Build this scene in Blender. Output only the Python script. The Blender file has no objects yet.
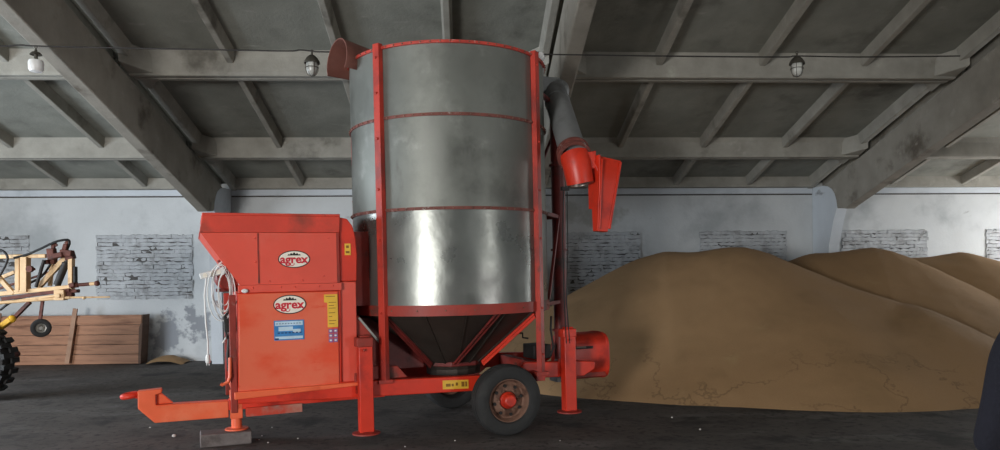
import bpy, bmesh, math, random
from mathutils import Vector, Matrix, noise
R_ = math.radians
rnd = random.Random(7)
SC = bpy.context.scene
COL = SC.collection

# ------------------------------------------------------------------ helpers
def lin(c):
    c = c / 255.0
    return c / 12.92 if c <= 0.04045 else ((c + 0.055) / 1.055) ** 2.4
def rgb(r, g, b): return (lin(r), lin(g), lin(b), 1.0)

class MB:
    """collects shapes in one bmesh; mi is the material slot of what comes next"""
    def __init__(s): s.bm = bmesh.new(); s.mi = 0
    def face(s, vs):
        try:
            f = s.bm.faces.new(vs); f.material_index = s.mi; return f
        except ValueError: return None
    def loops(s, rings, closed=True, cap=True):
        R = [[s.bm.verts.new(p) for p in r] for r in rings]
        n = len(R[0])
        for a, b in zip(R, R[1:]):
            for i in range(n if closed else n - 1):
                j = (i + 1) % n
                s.face((a[i], a[j], b[j], b[i]))
        if cap and closed: s.face(list(reversed(R[0]))); s.face(R[-1])
        return R
    def ext(s, poly, axis, a, b):
        f = {'x': lambda p, t: (t, p[0], p[1]), 'y': lambda p, t: (p[0], t, p[1]), 'z': lambda p, t: (p[0], p[1], t)}[axis]
        s.loops([[f(p, a) for p in poly], [f(p, b) for p in poly]])
    def box(s, x0, x1, y0, y1, z0, z1, M=None):
        P = [[(x0, y0, z), (x1, y0, z), (x1, y1, z), (x0, y1, z)] for z in (z0, z1)]
        if M is not None: P = [[M @ Vector(p) for p in r] for r in P]
        s.loops(P)
    def bar(s, p, q, w, h, up=(0, 0, 1)):
        """rectangular bar from p to q: w across, h along up"""
        p, q = Vector(p), Vector(q); d = (q - p).normalized(); up = Vector(up)
        if abs(d.dot(up)) > .99: up = Vector((0, 1, 0))
        x = d.cross(up).normalized() * (w / 2); y = x.cross(d).normalized() * (h / 2)
        s.loops([[c - x - y, c + x - y, c + x + y, c - x + y] for c in (p, q)])
    def tube(s, pts, r, n=10, cap=True):
        pts = [Vector(p) for p in pts]; rings = []
        rr = r if isinstance(r, (list, tuple)) else [r] * len(pts)
        t = (pts[1] - pts[0]).normalized()
        x = t.orthogonal().normalized()
        for i, p in enumerate(pts):
            if 0 < i < len(pts) - 1: t2 = ((pts[i + 1] - p).normalized() + (p - pts[i - 1]).normalized())
            elif i: t2 = p - pts[i - 1]
            else: t2 = pts[1] - p
            t2 = t2.normalized() if t2.length > 1e-9 else t
            x = (x - t2 * x.dot(t2))
            x = x.normalized() if x.length > 1e-6 else t2.orthogonal().normalized()
            y = t2.cross(x); t = t2
            rings.append([p + (x * math.cos(k * 2 * math.pi / n) + y * math.sin(k * 2 * math.pi / n)) * rr[i] for k in range(n)])
        s.loops(rings, cap=cap)
    def lathe(s, prof, o, ax, n=32, a0=0.0, cap=False, close=False):
        """prof: (along axis, radius)"""
        o = Vector(o); ax = Vector(ax).normalized()
        x = Vector((1, 0, 0)) if abs(ax.x) < .9 else Vector((0, 1, 0))
        x = (x - ax * x.dot(ax)).normalized(); y = ax.cross(x)
        rings = [[o + ax * a + (x * math.cos(a0 + k * 2 * math.pi / n) + y * math.sin(a0 + k * 2 * math.pi / n)) * max(r, 1e-4) for k in range(n)] for a, r in prof]
        if close: rings.append(rings[0])
        s.loops(rings, cap=cap)
    def ball(s, c, r, n=12, sz=(1, 1, 1)):
        c = Vector(c)
        rings = []
        for i in range(n // 2 + 1):
            t = -math.pi / 2 + math.pi * i / (n // 2)
            rr = max(math.cos(t), .01)
            rings.append([c + Vector((math.cos(k * 2 * math.pi / n) * rr * r * sz[0], math.sin(k * 2 * math.pi / n) * rr * r * sz[1], math.sin(t) * r * sz[2])) for k in range(n)])
        s.loops(rings)
    def text(s, body, size, M, depth=.001, bold=0.0, sx=1.0):
        cu = bpy.data.curves.new('t', 'FONT'); cu.body = body; cu.size = size; cu.extrude = depth; cu.offset = bold
        cu.align_x = 'CENTER'; cu.align_y = 'CENTER'; cu.resolution_u = 3
        o = bpy.data.objects.new('t', cu); COL.objects.link(o)
        dg = bpy.context.evaluated_depsgraph_get()
        me = bpy.data.meshes.new_from_object(o.evaluated_get(dg))
        k0 = len(s.bm.faces)
        me.transform(M @ Matrix.Diagonal((sx, 1, 1, 1)))
        s.bm.from_mesh(me); s.bm.faces.ensure_lookup_table()
        for f in s.bm.faces[k0:]: f.material_index = s.mi
        bpy.data.objects.remove(o); bpy.data.curves.remove(cu); bpy.data.meshes.remove(me)

def obj(name, mb, mats, parent=None, smooth=35, bevel=0.0, recalc=True, seg=2):
    if recalc: bmesh.ops.recalc_face_normals(mb.bm, faces=mb.bm.faces)
    me = bpy.data.meshes.new(name); mb.bm.to_mesh(me); mb.bm.free()
    for m in (mats if isinstance(mats, (list, tuple)) else [mats]): me.materials.append(m)
    o = bpy.data.objects.new(name, me); COL.objects.link(o)
    if smooth:
        for p in me.polygons: p.use_smooth = True
        me.set_sharp_from_angle(angle=R_(smooth))
    if bevel:
        b = o.modifiers.new('bevel', 'BEVEL'); b.width = bevel; b.segments = seg; b.limit_method = 'ANGLE'; b.angle_limit = R_(40)
    if parent is not None: o.parent = parent
    return o
def tag(o, label=None, cat=None, group=None, kind=None):
    if label: o['label'] = label
    if cat: o['category'] = cat
    if group: o['group'] = group
    if kind: o['kind'] = kind
    return o
def empty(name, loc=(0, 0, 0), rot=None):
    o = bpy.data.objects.new(name, None); COL.objects.link(o); o.location = loc; o.empty_display_size = .1
    if rot: o.rotation_euler = rot
    return o
def struct(name, mb, m, **k):
    o = obj(name, mb, m, **k); o['kind'] = 'structure'; return o

# ------------------------------------------------------------------ materials
def mat(name, col, rough=.6, metal=0.0, var=.12, scale=5.0, bump=0.0, bscale=None, spots=(), stretch=None, detail=6, rvar=0.0, patches=(), lines=None):
    """col mottled by noise; spots: (colour, low, high, noise scale[, stretch]) stains of their own shape"""
    m = bpy.data.materials.new(name); m.use_nodes = True
    nt = m.node_tree; N = nt.nodes; L = nt.links; N.clear()
    out = N.new('ShaderNodeOutputMaterial'); b = N.new('ShaderNodeBsdfPrincipled'); L.new(b.outputs[0], out.inputs[0])
    b.inputs['Roughness'].default_value = rough; b.inputs['Metallic'].default_value = metal
    tc = N.new('ShaderNodeTexCoord')
    def tex(sc, st=None, off=0.0, det=detail):
        mp = N.new('ShaderNodeMapping'); L.new(tc.outputs['Object'], mp.inputs[0])
        mp.inputs['Location'].default_value = (off, off * .7, off * .3)
        if st: mp.inputs['Scale'].default_value = st
        n = N.new('ShaderNodeTexNoise'); n.inputs['Scale'].default_value = sc; n.inputs['Detail'].default_value = det; n.inputs['Roughness'].default_value = .6
        L.new(mp.outputs[0], n.inputs[0]); return n
    n = tex(scale, stretch)
    mx = N.new('ShaderNodeMix'); mx.data_type = 'RGBA'
    c = Vector(col[:3])
    mr = N.new('ShaderNodeMapRange'); mr.inputs[1].default_value = .3; mr.inputs[2].default_value = .7
    L.new(n.outputs[0], mr.inputs[0]); L.new(mr.outputs[0], mx.inputs[0])
    mx.inputs[6].default_value = (*(c * (1 - var)), 1); mx.inputs[7].default_value = (*(c * (1 + var)), 1)
    last = mx.outputs[2]
    for i, sp in enumerate(spots):
        n2 = tex(sp[3], sp[4] if len(sp) > 4 else None, 3.7 * (i + 1))
        r2 = N.new('ShaderNodeMapRange'); r2.interpolation_type = 'SMOOTHSTEP'; r2.inputs[1].default_value = sp[1]; r2.inputs[2].default_value = sp[2]
        L.new(n2.outputs[0], r2.inputs[0])
        m2 = N.new('ShaderNodeMix'); m2.data_type = 'RGBA'
        L.new(r2.outputs[0], m2.inputs[0]); L.new(last, m2.inputs[6]); m2.inputs[7].default_value = sp[0]
        last = m2.outputs[2]
    if lines:                                                     # wandering slide marks near the foot of a heap
        def node(op, a, bb=None, c=None):
            q = N.new('ShaderNodeMath'); q.operation = op
            for k, v in enumerate((a, bb, c)):
                if v is None: continue
                if isinstance(v, (int, float)): q.inputs[k].default_value = v
                else: L.new(v, q.inputs[k])
            return q.outputs[0]
        n6 = tex(lines[0], None, 5.3, 5); n7 = tex(.55, None, 2.2, 2)
        band = node('ABSOLUTE', node('SUBTRACT', n6.outputs[0], .5))
        r6 = N.new('ShaderNodeMapRange'); r6.inputs[1].default_value = 0.0; r6.inputs[2].default_value = lines[1]; r6.inputs[3].default_value = .5; r6.inputs[4].default_value = 0; L.new(band, r6.inputs[0])
        sx = N.new('ShaderNodeSeparateXYZ'); L.new(tc.outputs['Object'], sx.inputs[0])
        r7 = N.new('ShaderNodeMapRange'); r7.inputs[1].default_value = lines[2]; r7.inputs[2].default_value = lines[2] * .55; L.new(sx.outputs[2], r7.inputs[0])
        r8 = N.new('ShaderNodeMapRange'); r8.inputs[1].default_value = .44; r8.inputs[2].default_value = .52; L.new(n7.outputs[0], r8.inputs[0])
        f = node('MULTIPLY', node('MULTIPLY', r6.outputs[0], r7.outputs[0]), r8.outputs[0])
        m6 = N.new('ShaderNodeMix'); m6.data_type = 'RGBA'; L.new(f, m6.inputs[0]); L.new(last, m6.inputs[6]); m6.inputs[7].default_value = lines[3]; last = m6.outputs[2]
    for i, (ctr, rad, pc, psc) in enumerate(patches):           # a stain or bare patch of ragged outline at one place
        va = N.new('ShaderNodeVectorMath'); va.operation = 'SUBTRACT'; L.new(tc.outputs['Object'], va.inputs[0]); va.inputs[1].default_value = ctr
        vb = N.new('ShaderNodeVectorMath'); vb.operation = 'DIVIDE'; L.new(va.outputs[0], vb.inputs[0]); vb.inputs[1].default_value = rad
        vl = N.new('ShaderNodeVectorMath'); vl.operation = 'LENGTH'; L.new(vb.outputs[0], vl.inputs[0])
        n5 = tex(psc, None, 9.1 + i)
        ma = N.new('ShaderNodeMath'); ma.operation = 'MULTIPLY_ADD'; L.new(n5.outputs[0], ma.inputs[0]); ma.inputs[1].default_value = 3.2; L.new(vl.outputs['Value'], ma.inputs[2])
        r5 = N.new('ShaderNodeMapRange'); r5.inputs[1].default_value = 2.35; r5.inputs[2].default_value = 2.05; L.new(ma.outputs[0], r5.inputs[0])
        m5 = N.new('ShaderNodeMix'); m5.data_type = 'RGBA'; L.new(r5.outputs[0], m5.inputs[0]); L.new(last, m5.inputs[6]); m5.inputs[7].default_value = pc
        last = m5.outputs[2]
    L.new(last, b.inputs['Base Color'])
    if rvar:
        r3 = N.new('ShaderNodeMapRange'); r3.inputs[1].default_value = .3; r3.inputs[2].default_value = .7
        r3.inputs[3].default_value = rough - rvar; r3.inputs[4].default_value = rough + rvar
        L.new(n.outputs[0], r3.inputs[0]); L.new(r3.outputs[0], b.inputs['Roughness'])
    if bump:
        bp = N.new('ShaderNodeBump'); bp.inputs['Strength'].default_value = bump; bp.inputs['Distance'].default_value = .02
        n4 = tex(bscale or scale * 4, None, 1.3, 8); L.new(n4.outputs[0], bp.inputs['Height']); L.new(bp.outputs[0], b.inputs['Normal'])
    return m

dustc = rgb(150, 110, 95)
M = {}
M['concrete'] = mat('roof_concrete', rgb(146, 143, 134), .9, 0, .16, 3, .25, 30, [(rgb(92, 88, 80), .55, .75, 1.1), (rgb(172, 170, 160), .62, .8, 2.3)])
M['slab'] = mat('roof_slab', rgb(126, 127, 119), .92, 0, .18, 1.6, .3, 24, [(rgb(80, 78, 72), .52, .75, .8), (rgb(150, 149, 142), .62, .8, 2.2, (1, 3, 1))])
M['frame'] = mat('frame_concrete', rgb(140, 135, 125), .9, 0, .16, 2.2, .25, 28, [(rgb(92, 84, 74), .52, .72, 1.4), (rgb(165, 160, 150), .6, .8, 3)])
M['whitewash'] = mat('whitewash', rgb(196, 202, 208), .9, 0, .06, 1.3, .25, 18, [(rgb(160, 166, 172), .5, .72, .7), (rgb(120, 122, 124), .64, .74, 1.1, (1, 1, 2.2))])
M['wallwash'] = mat('rear_whitewash', rgb(196, 199, 200), .9, 0, .06, 1.3, .25, 18, [(rgb(164, 168, 170), .5, .72, .7), (rgb(122, 124, 124), .66, .76, 1.1, (1, 1, 2.2))], patches=[((-5.85, 14.8, .5), (.55, 1, .5), rgb(150, 153, 158), 4.5), ((-5.3, 14.8, .7), (.4, 1, .45), rgb(140, 143, 148), 5), ((2.6, 14.8, 2.9), (1.2, 1, .3), rgb(172, 174, 172), 1.6)])
M['whitebrick'] = mat('whitewashed_brick', rgb(178, 181, 184), .92, 0, .16, 5, .5, 40, [(rgb(140, 140, 140), .5, .7, 3.2)])
M['mortar'] = mat('dark_mortar', rgb(84, 82, 80), .95, 0, .2, 9, spots=[(rgb(170, 173, 176), .50, .66, 2.2, (.5, 1, 1.6))])
M['crack'] = mat('dark_crack', rgb(70, 66, 62), .95, 0, .2, 9)
M['asphalt'] = mat('asphalt', rgb(86, 80, 76), .88, 0, .28, 2.2, .35, 60, [(rgb(116, 112, 110), .52, .78, .7, (1, 2.4, 1)), (rgb(48, 45, 44), .52, .7, 1.7), (rgb(52, 48, 45), .5, .7, 14), (rgb(118, 110, 102), .66, .78, 26)], rvar=.06)
M['grain'] = mat('grain', rgb(164, 130, 92), .95, 0, .10, 90, .5, 160, [(rgb(148, 118, 82), .5, .78, 1.0), (rgb(170, 140, 100), .6, .8, 2.5)], lines=(1.1, .016, .7, rgb(96, 74, 50)))
RED = rgb(212, 52, 28)
M['red'] = mat('red_paint', RED, .42, 0, .1, 3, .05, 30, [(rgb(170, 38, 24), .5, .7, 2.4), (dustc, .66, .82, 4)], rvar=.1)
M['post'] = mat('post_paint', rgb(186, 54, 38), .5, 0, .16, 3, .1, 30, [(rgb(140, 46, 38), .45, .62, 1.5), (rgb(96, 54, 46), .62, .72, 7, (1, 1, .5))], rvar=.1)
M['redfaded'] = mat('faded_red_paint', rgb(224, 84, 66), .4, 0, .08, 2.2, .05, 30, [(rgb(214, 104, 88), .5, .75, 1.5), (rgb(110, 62, 50), .72, .8, 7)], rvar=.1)
M['redworn'] = mat('worn_red_paint', rgb(150, 48, 36), .55, 0, .2, 4, .15, 30, [(rgb(92, 52, 44), .5, .68, 3), (rgb(150, 120, 110), .66, .8, 6)], rvar=.1)
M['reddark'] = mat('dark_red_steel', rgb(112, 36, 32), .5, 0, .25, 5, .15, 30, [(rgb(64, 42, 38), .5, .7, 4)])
M['orange'] = mat('orange_red_paint', rgb(236, 104, 64), .42, 0, .08, 3, .05, 30, [(rgb(238, 130, 92), .5, .75, 1.8), (rgb(212, 74, 42), .6, .75, 3)], rvar=.08)
M['panel'] = mat('cabinet_red_paint', rgb(230, 80, 46), .38, 0, .08, 1.6, .04, 30, [(rgb(230, 108, 78), .42, .62, 1.2, (1, 1, 1.6)), (rgb(226, 66, 26), .6, .72, 2.4, (1, 1, 3)), (rgb(170, 90, 70), .7, .82, 6)], rvar=.08)
M['galv'] = mat('dull_galvanised_sheet', rgb(124, 126, 120), .5, .62, .12, 2.2, .06, 14, [(rgb(98, 99, 94), .46, .68, 1.3), (rgb(160, 162, 156), .58, .82, 2.2), (rgb(92, 88, 82), .64, .85, 3.0, (1, 1, .35)), (rgb(122, 123, 118), .5, .75, 6, (1, 1, .3))], rvar=.06)
M['galvshiny'] = mat('shiny_galvanised_sheet', rgb(126, 128, 123), .32, .72, .12, 2.6, .12, 7, [(rgb(122, 122, 119), .5, .7, 1.6), (rgb(90, 78, 72), .68, .8, 4, (1, 1, .4))], rvar=.08)
M['cone'] = mat('dirty_shaded_hopper_sheet', rgb(66, 58, 52), .55, .4, .2, 3, .1, 14, [(rgb(58, 52, 48), .45, .7, 2)], rvar=.08)  # dirty galvanised sheet, with the shade under the bin put into its colour
M['flange'] = mat('rusty_flange', rgb(120, 68, 60), .65, .2, .3, 9, .2, 40, [(rgb(160, 150, 145), .58, .7, 14)])
M['flangered'] = mat('red_flange', rgb(186, 62, 50), .55, 0, .25, 9, .2, 40, [(rgb(196, 160, 150), .6, .7, 14)])
M['rubber'] = mat('tyre_rubber', rgb(42, 42, 42), .8, 0, .2, 6, .15, 60, [(rgb(74, 71, 68), .55, .8, 3)])
M['rustrim'] = mat('rusty_rim', rgb(128, 96, 80), .7, .2, .25, 9, .2, 50, [(rgb(84, 56, 44), .5, .7, 8)])
M['steel'] = mat('bare_steel', rgb(160, 158, 152), .4, .8, .12, 8)
M['greytube'] = mat('grey_tube', rgb(132, 134, 134), .55, .2, .12, 3, .05, 20, [(rgb(108, 108, 108), .5, .75, 3)])
M['dark'] = mat('dark_greasy_steel', rgb(40, 37, 36), .6, .3, .25, 8, .1)
M['black'] = mat('black_rubber', rgb(24, 23, 23), .6, 0, .15, 8)
M['white'] = mat('white_plastic', rgb(222, 222, 220), .4, 0, .04, 8)
M['cream'] = mat('cream_sticker', rgb(240, 232, 218), .4, 0, .03, 8)
M['blackink'] = mat('black_ink', rgb(26, 20, 20), .5, 0, .05, 8)
M['redink'] = mat('red_ink', rgb(206, 30, 52), .5, 0, .05, 8)
M['yellow'] = mat('yellow_sticker', rgb(232, 184, 62), .45, 0, .08, 10)
M['yellowink'] = mat('brown_ink', rgb(140, 96, 30), .5, 0, .05, 8)
M['blue'] = mat('blue_sticker', rgb(60, 130, 190), .4, 0, .15, 12)
M['paleblue'] = mat('pale_blue_sticker', rgb(190, 214, 230), .4, 0, .1, 12)
M['blueink'] = mat('navy_ink', rgb(30, 62, 110), .4, 0, .1, 12)
M['purple'] = mat('purple_sticker', rgb(140, 96, 150), .45, 0, .1, 12)
M['wood'] = mat('weathered_boards', rgb(164, 120, 94), .8, 0, .2, 2.2, .2, 20, [(rgb(110, 74, 56), .5, .72, 1.2, (1, 1, 8)), (rgb(172, 128, 98), .56, .75, 1.6, (1, 1, 10))], stretch=(.6, 1, 9))
M['wooddark'] = mat('dark_boards', rgb(96, 72, 58), .8, 0, .2, 2.2, .2, 20, stretch=(.6, 1, 9))
M['batten'] = mat('pale_batten', rgb(160, 126, 104), .8, 0, .2, 4, .2, 20, [(rgb(120, 84, 66), .5, .7, 3)])
M['block'] = mat('old_concrete_block', rgb(112, 104, 102), .9, 0, .2, 6, .4, 40, [(rgb(80, 72, 70), .5, .7, 4)])
M['tan'] = mat('tan_paint', rgb(214, 178, 132), .55, 0, .12, 5, .1, 30, [(rgb(168, 124, 84), .56, .74, 6), (rgb(110, 62, 44), .68, .76, 9)])
M['rust'] = mat('rusty_steel', rgb(96, 54, 44), .75, .2, .3, 9, .2, 40, [(rgb(60, 40, 36), .5, .7, 7)])
M['ochre'] = mat('yellow_paint', rgb(230, 176, 40), .5, 0, .1, 6)
M['glass'] = mat('cloudy_glass', rgb(190, 190, 184), .25, 0, .15, 8)
M['capgrey'] = mat('lamp_cap_steel', rgb(78, 74, 66), .6, .4, .2, 9)
M['chute'] = mat('rusty_chute_sheet', rgb(128, 84, 74), .6, .3, .18, 4, .1, 20, [(rgb(96, 58, 52), .5, .7, 3)])
M['bag'] = mat('clear_film', rgb(200, 200, 198), .2, 0, .1, 14, .3, 40)
M['navy'] = mat('navy_cloth', rgb(16, 16, 29), .9, 0, .15, 12, .3, 90)
M['trouser'] = mat('dark_trouser_cloth', rgb(38, 38, 46), .9, 0, .15, 12, .3, 90)
M['skin'] = mat('skin', rgb(200, 150, 126), .55, 0, .05, 12)
M['hair'] = mat('dark_hair', rgb(50, 38, 30), .6, 0, .2, 30, .4, 90)
M['shoe'] = mat('black_leather', rgb(28, 26, 26), .45, 0, .1, 12)
M['pebble'] = mat('white_pebble', rgb(205, 200, 195), .7, 0, .1, 20)
M['sky'] = M['white']

# ------------------------------------------------------------------ the hall
YB = 14.8                                   # inner face of the rear wall
FRAMES = (-10.85, -4.75, 1.32, 7.35, 13.45)
XL, XR = -10.95, 13.55
SL = .27
def zrib(y): return 3.45 + SL * (14.2 - y)  # underside of the slab ribs
YR = -1.0                                   # ridge
YF = -9.0                                  # front wall
b = MB(); b.box(XL - .3, XR + .3, YF - .4, YB + .4, -.2, 0); struct('floor', b, M['asphalt'], smooth=0)

# roof of ribbed slabs, each 3 m x one bay
b = MB()
PUR = [15.72 - 2.63 * k for k in range(8)]                       # joints between slab rows
def sloped(x0, x1, y0, y1, t0, t1):                              # a block following the slope; t measured up from the rib underside
    b.loops([[(x0, y0, zrib(y0) + t0), (x1, y0, zrib(y0) + t0), (x1, y1, zrib(y1) + t0), (x0, y1, zrib(y1) + t0)],
             [(x0, y0, zrib(y0) + t1), (x1, y0, zrib(y0) + t1), (x1, y1, zrib(y1) + t1), (x0, y1, zrib(y1) + t1)]])
sloped(XL, XR, YR - .1, YB + 1.0, .30, .37)                      # deck
b.mi = 1
for y in PUR:                                                    # ribs along the hall, at every slab joint: two slab edges with a fine gap
    if y > YB: continue
    for (f0, f1) in zip(FRAMES, FRAMES[1:]):
        for (ya, yb, zoff) in ((y - .03, y - .145, 0), (y + .03, y + .15, .0)):
            s = 1 if yb > ya else -1
            P = lambda x, yy, t: (x, yy, zrib(y) + t + SL * (y - yy) * (1 if t > .2 else 0))
            x0, x1 = f0 + .12, f1 - .12
            b.loops([[P(x, ya, 0), P(x, ya, .34), P(x, yb + s * .05, .34), P(x, yb + s * .012, .22), P(x, yb, .05), P(x, yb - s * .012, 0)] for x in (x0, x1)])
        for e, sgn in ((f0 + .12, 1), (f1 - .12, -1)):           # haunch in the slab corners
            for yy, d in ((y - .14, -1), (y + .14, 1)):
                b.loops([[(e, yy, zrib(y) + t), (e + sgn * .34, yy, zrib(y) + t), (e, yy + d * .30, zrib(y) - SL * d * .30 + t)] for t in (.03, .33)])
for f0, f1 in zip(FRAMES, FRAMES[1:]):
    for k in range(1, 4):                                        # shallow cross ribs
        x = f0 + (f1 - f0) * k / 4
        for ya, yb in zip(PUR, PUR[1:]):
            y0, y1 = yb + .12, ya - .12
            if y0 < YR: continue
            y1 = min(y1, YB)
            b.loops([[(x + dx, yy, zrib(yy) + t) for dx, t in ((-.045, .13), (.045, .13), (.075, .32), (-.075, .32))] for yy in (y0, y1)])
    for x, w in ((f0 + .17, .05), (f1 - .17, .05)):              # deep end ribs beside the frames
        for ya, yb in zip(PUR, PUR[1:]):
            y0, y1 = yb + .1, min(ya - .1, YB)
            if y0 < YR: continue
            b.loops([[(x + dx, yy, zrib(yy) + t) for dx, t in ((-w, 0.10), (w, .10), (w + .03, .32), (-w - .03, .32))] for yy in (y0, y1)])
struct('ceiling', b, [M['slab'], M['concrete']], smooth=0, bevel=.012)
# front half of the roof, plain
b = MB(); zr = zrib(YR)
b.loops([[(XL, YR, zr + .3), (XR, YR, zr + .3), (XR, YF - .3, zr + .3 - SL * (YR - YF)), (XL, YF - .3, zr + .3 - SL * (YR - YF))],
         [(XL, YR, zr + .4), (XR, YR, zr + .4), (XR, YF - .3, zr + .4 - SL * (YR - YF)), (XL, YF - .3, zr + .4 - SL * (YR - YF))]])
struct('ceiling_front', b, M['slab'], smooth=0)

# concrete portal frames (rafter + leg in one piece); the legs are whitewashed up to a curved line
def zbot(y): return 2.88 + .275 * (13.45 - y)
for x in FRAMES:
    b = MB()
    poly = [(YR, zrib(YR) - .02), (YR, zbot(YR)), (13.35, zbot(13.35))]
    poly += [(13.50, 2.86), (13.80, 2.91)]
    poly += [(13.92, 2.7), (14.12, 2.2), (14.22, 0), (YB - .01, 0), (YB - .01, zrib(YB) - .02)]
    b.ext(poly, 'x', x - .10, x + .10)
    struct('concrete_frame', b, M['frame'], smooth=0, bevel=.02)
    b = MB()                                                      # whitewash skin over the leg
    p = [(14.216, .0), (14.116, 2.2), (13.916, 2.7), (13.794, 2.92)]
    p += [(13.82, 3.05), (13.89, 3.19), (13.99, 3.29), (14.14, 3.36), (14.34, 3.40), (YB - .012, 3.41), (YB - .012, 0)]
    b.ext(p, 'x', x - .106, x + .106)
    struct('trim_whitewash', b, M['whitewash'], smooth=0)
# rear wall, with a plate beam on top
b = MB(); b.box(XL, XR, YB, YB + .38, 0, zrib(YB) + .25); struct('wall_rear', b, M['wallwash'], smooth=0)
b = MB()
for f0, f1 in zip(FRAMES, FRAMES[1:]): b.box(f0 + .11, f1 - .11, YB - .16, YB - .002, zrib(YB) + .13, zrib(YB) + .36)
struct('wall_plate_beam', b, M['concrete'], smooth=0, bevel=.012)
b = MB()
for f0, f1 in zip(FRAMES, FRAMES[1:]): b.box(f0 + .11, f1 - .11, YB - .035, YB - .002, zrib(YB) + .01, zrib(YB) + .125)
struct('trim_1', b, M['whitewash'], smooth=0, bevel=.006)
b = MB()
for f0, f1 in zip(FRAMES, FRAMES[1:]): b.box(f0 + .11, f1 - .11, YB - .012, YB - .002, zrib(YB) - .02, zrib(YB) + .004)
struct('trim_2', b, M['crack'], smooth=0)

# bricked-up windows: two to a bay, rough bricks under whitewash
def brick_patch(n, x0, x1, z0, z1):
    q = 14.8 / 14.6; x0, x1, z0, z1 = x0 * q, x1 * q, 1.6 + (z0 - 1.6) * q, 1.6 + (z1 - 1.6) * q
    b = MB(); b.mi = 1
    b.box(x0 + .03, x1 - .03, YB - .010, YB - .001, z0 + .02, z1 - .02)
    b.mi = 0
    rows = round((z1 - z0) / .078); h = (z1 - z0) / rows
    r = random.Random(n * 31 + 5)
    jog = [[r.uniform(-.012, .012) for _ in range(60)] for _ in range(rows + 1)]   # wavering bed joints
    gap = [[max(0, r.gauss(.004, .012)) for _ in range(60)] for _ in range(rows + 1)]
    for i in range(rows):
        x = x0 - (.13 if i % 2 else 0) + r.uniform(-.05, .05)
        while x < x1 - .03:
            w = .25 + r.uniform(-.05, .05); a, c = max(x, x0 + r.uniform(0, .02)), min(x + w, x1 - r.uniform(0, .02))
            if c - a > .03:
                ve = r.choice((0, 0, 0, .003, .007)); d = .018 + r.uniform(-.008, .016); m = 4
                cols = []
                for k in range(m + 1):
                    xx = a + (c - ve - a) * k / m; f = (xx - x0) / .04; k0 = min(58, max(0, int(f))); t = f - k0
                    lo = jog[i][k0] * (1 - t) + jog[i][k0 + 1] * t; hi = jog[i + 1][k0] * (1 - t) + jog[i + 1][k0 + 1] * t
                    g = gap[i + 1][k0] * (1 - t) + gap[i + 1][k0 + 1] * t
                    zl, zh = z0 + i * h + lo, z0 + (i + 1) * h + hi - g; dd = d + r.uniform(-.004, .004)
                    cols.append([(xx, YB - .002, zl), (xx, YB - dd + .004, zl), (xx, YB - dd, zl + .008), (xx, YB - dd - .002, zh - .012), (xx, YB - dd + .006, zh), (xx, YB - .002, zh)])
                b.loops(cols)
            x += w
    struct('window_%d' % n, b, [M['whitebrick'], M['mortar']], smooth=0)
k = 1
for x0, x1 in ((-10.31, -8.45), (-7.2, -5.33), (-4.16, -2.3), (-1.2, .62), (1.78, 3.59), (4.78, 6.61), (7.73, 9.59), (10.82, 12.6)):
    brick_patch(k, x0, x1, 1.25, 2.52); k += 1

# end walls and front wall with their gateways
def wall_with_gap(name, axis, pos, a0, a1, g0, g1, gh, top):
    b = MB()
    def bx(p0, p1, z0, z1):
        if axis == 'x': b.box(pos, pos + .35, p0, p1, z0, z1)
        else: b.box(p0, p1, pos, pos + .35, z0, z1)
    last = a0
    for u, v in zip(g0, g1):
        bx(last, u, 0, top); bx(u, v, gh, top); last = v
    bx(last, a1, 0, top)
    struct(name, b, M['whitewash'], smooth=0)
wall_with_gap('wall_left', 'x', XL - .35, YF, YB, (5.0,), (9.5,), 3.2, 7.6)
wall_with_gap('wall_right', 'x', XR, YF, YB, (-7.0, 11.6), (-5.0, 14.2), 3.2, 7.6)
wall_with_gap('wall_front', 'y', YF - .35, XL, XR, (-9.5,), (-6.3,), 3.0, 6.6)

# ------------------------------------------------------------------ lights: daylight in the gateways
def area(name, loc, rot, sx, sy, power, col=(1, .98, .95)):
    l = bpy.data.lights.new(name, 'AREA'); l.shape = 'RECTANGLE'; l.size = sx; l.size_y = sy; l.energy = power; l.color = col
    o = bpy.data.objects.new(name, l); COL.objects.link(o); o.location = loc; o.rotation_euler = rot
    return o
area('daylight_front_gate', (-7.9, YF + .1, 1.5), (R_(90), 0, 0), 3.0, 2.9, 1800, (1, .985, .96))
area('daylight_left_gate', (XL + .1, 7.2, 1.6), (R_(90), 0, R_(-90)), 4.3, 3.1, 700, (.80, .90, 1))
area('daylight_right_gate', (XR - .1, 12.9, 1.7), (R_(90), 0, R_(90)), 2.4, 3.0, 300, (.97, .99, 1))
area('daylight_right_front_gate', (XR - .1, -6.0, 1.5), (R_(90), 0, R_(90)), 2.0, 2.9, 520, (1, .99, .97))
w = bpy.data.worlds.new('sky'); SC.world = w; w.use_nodes = True
w.node_tree.nodes['Background'].inputs[0].default_value = (.75, .85, 1, 1); w.node_tree.nodes['Background'].inputs[1].default_value = .6

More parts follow.
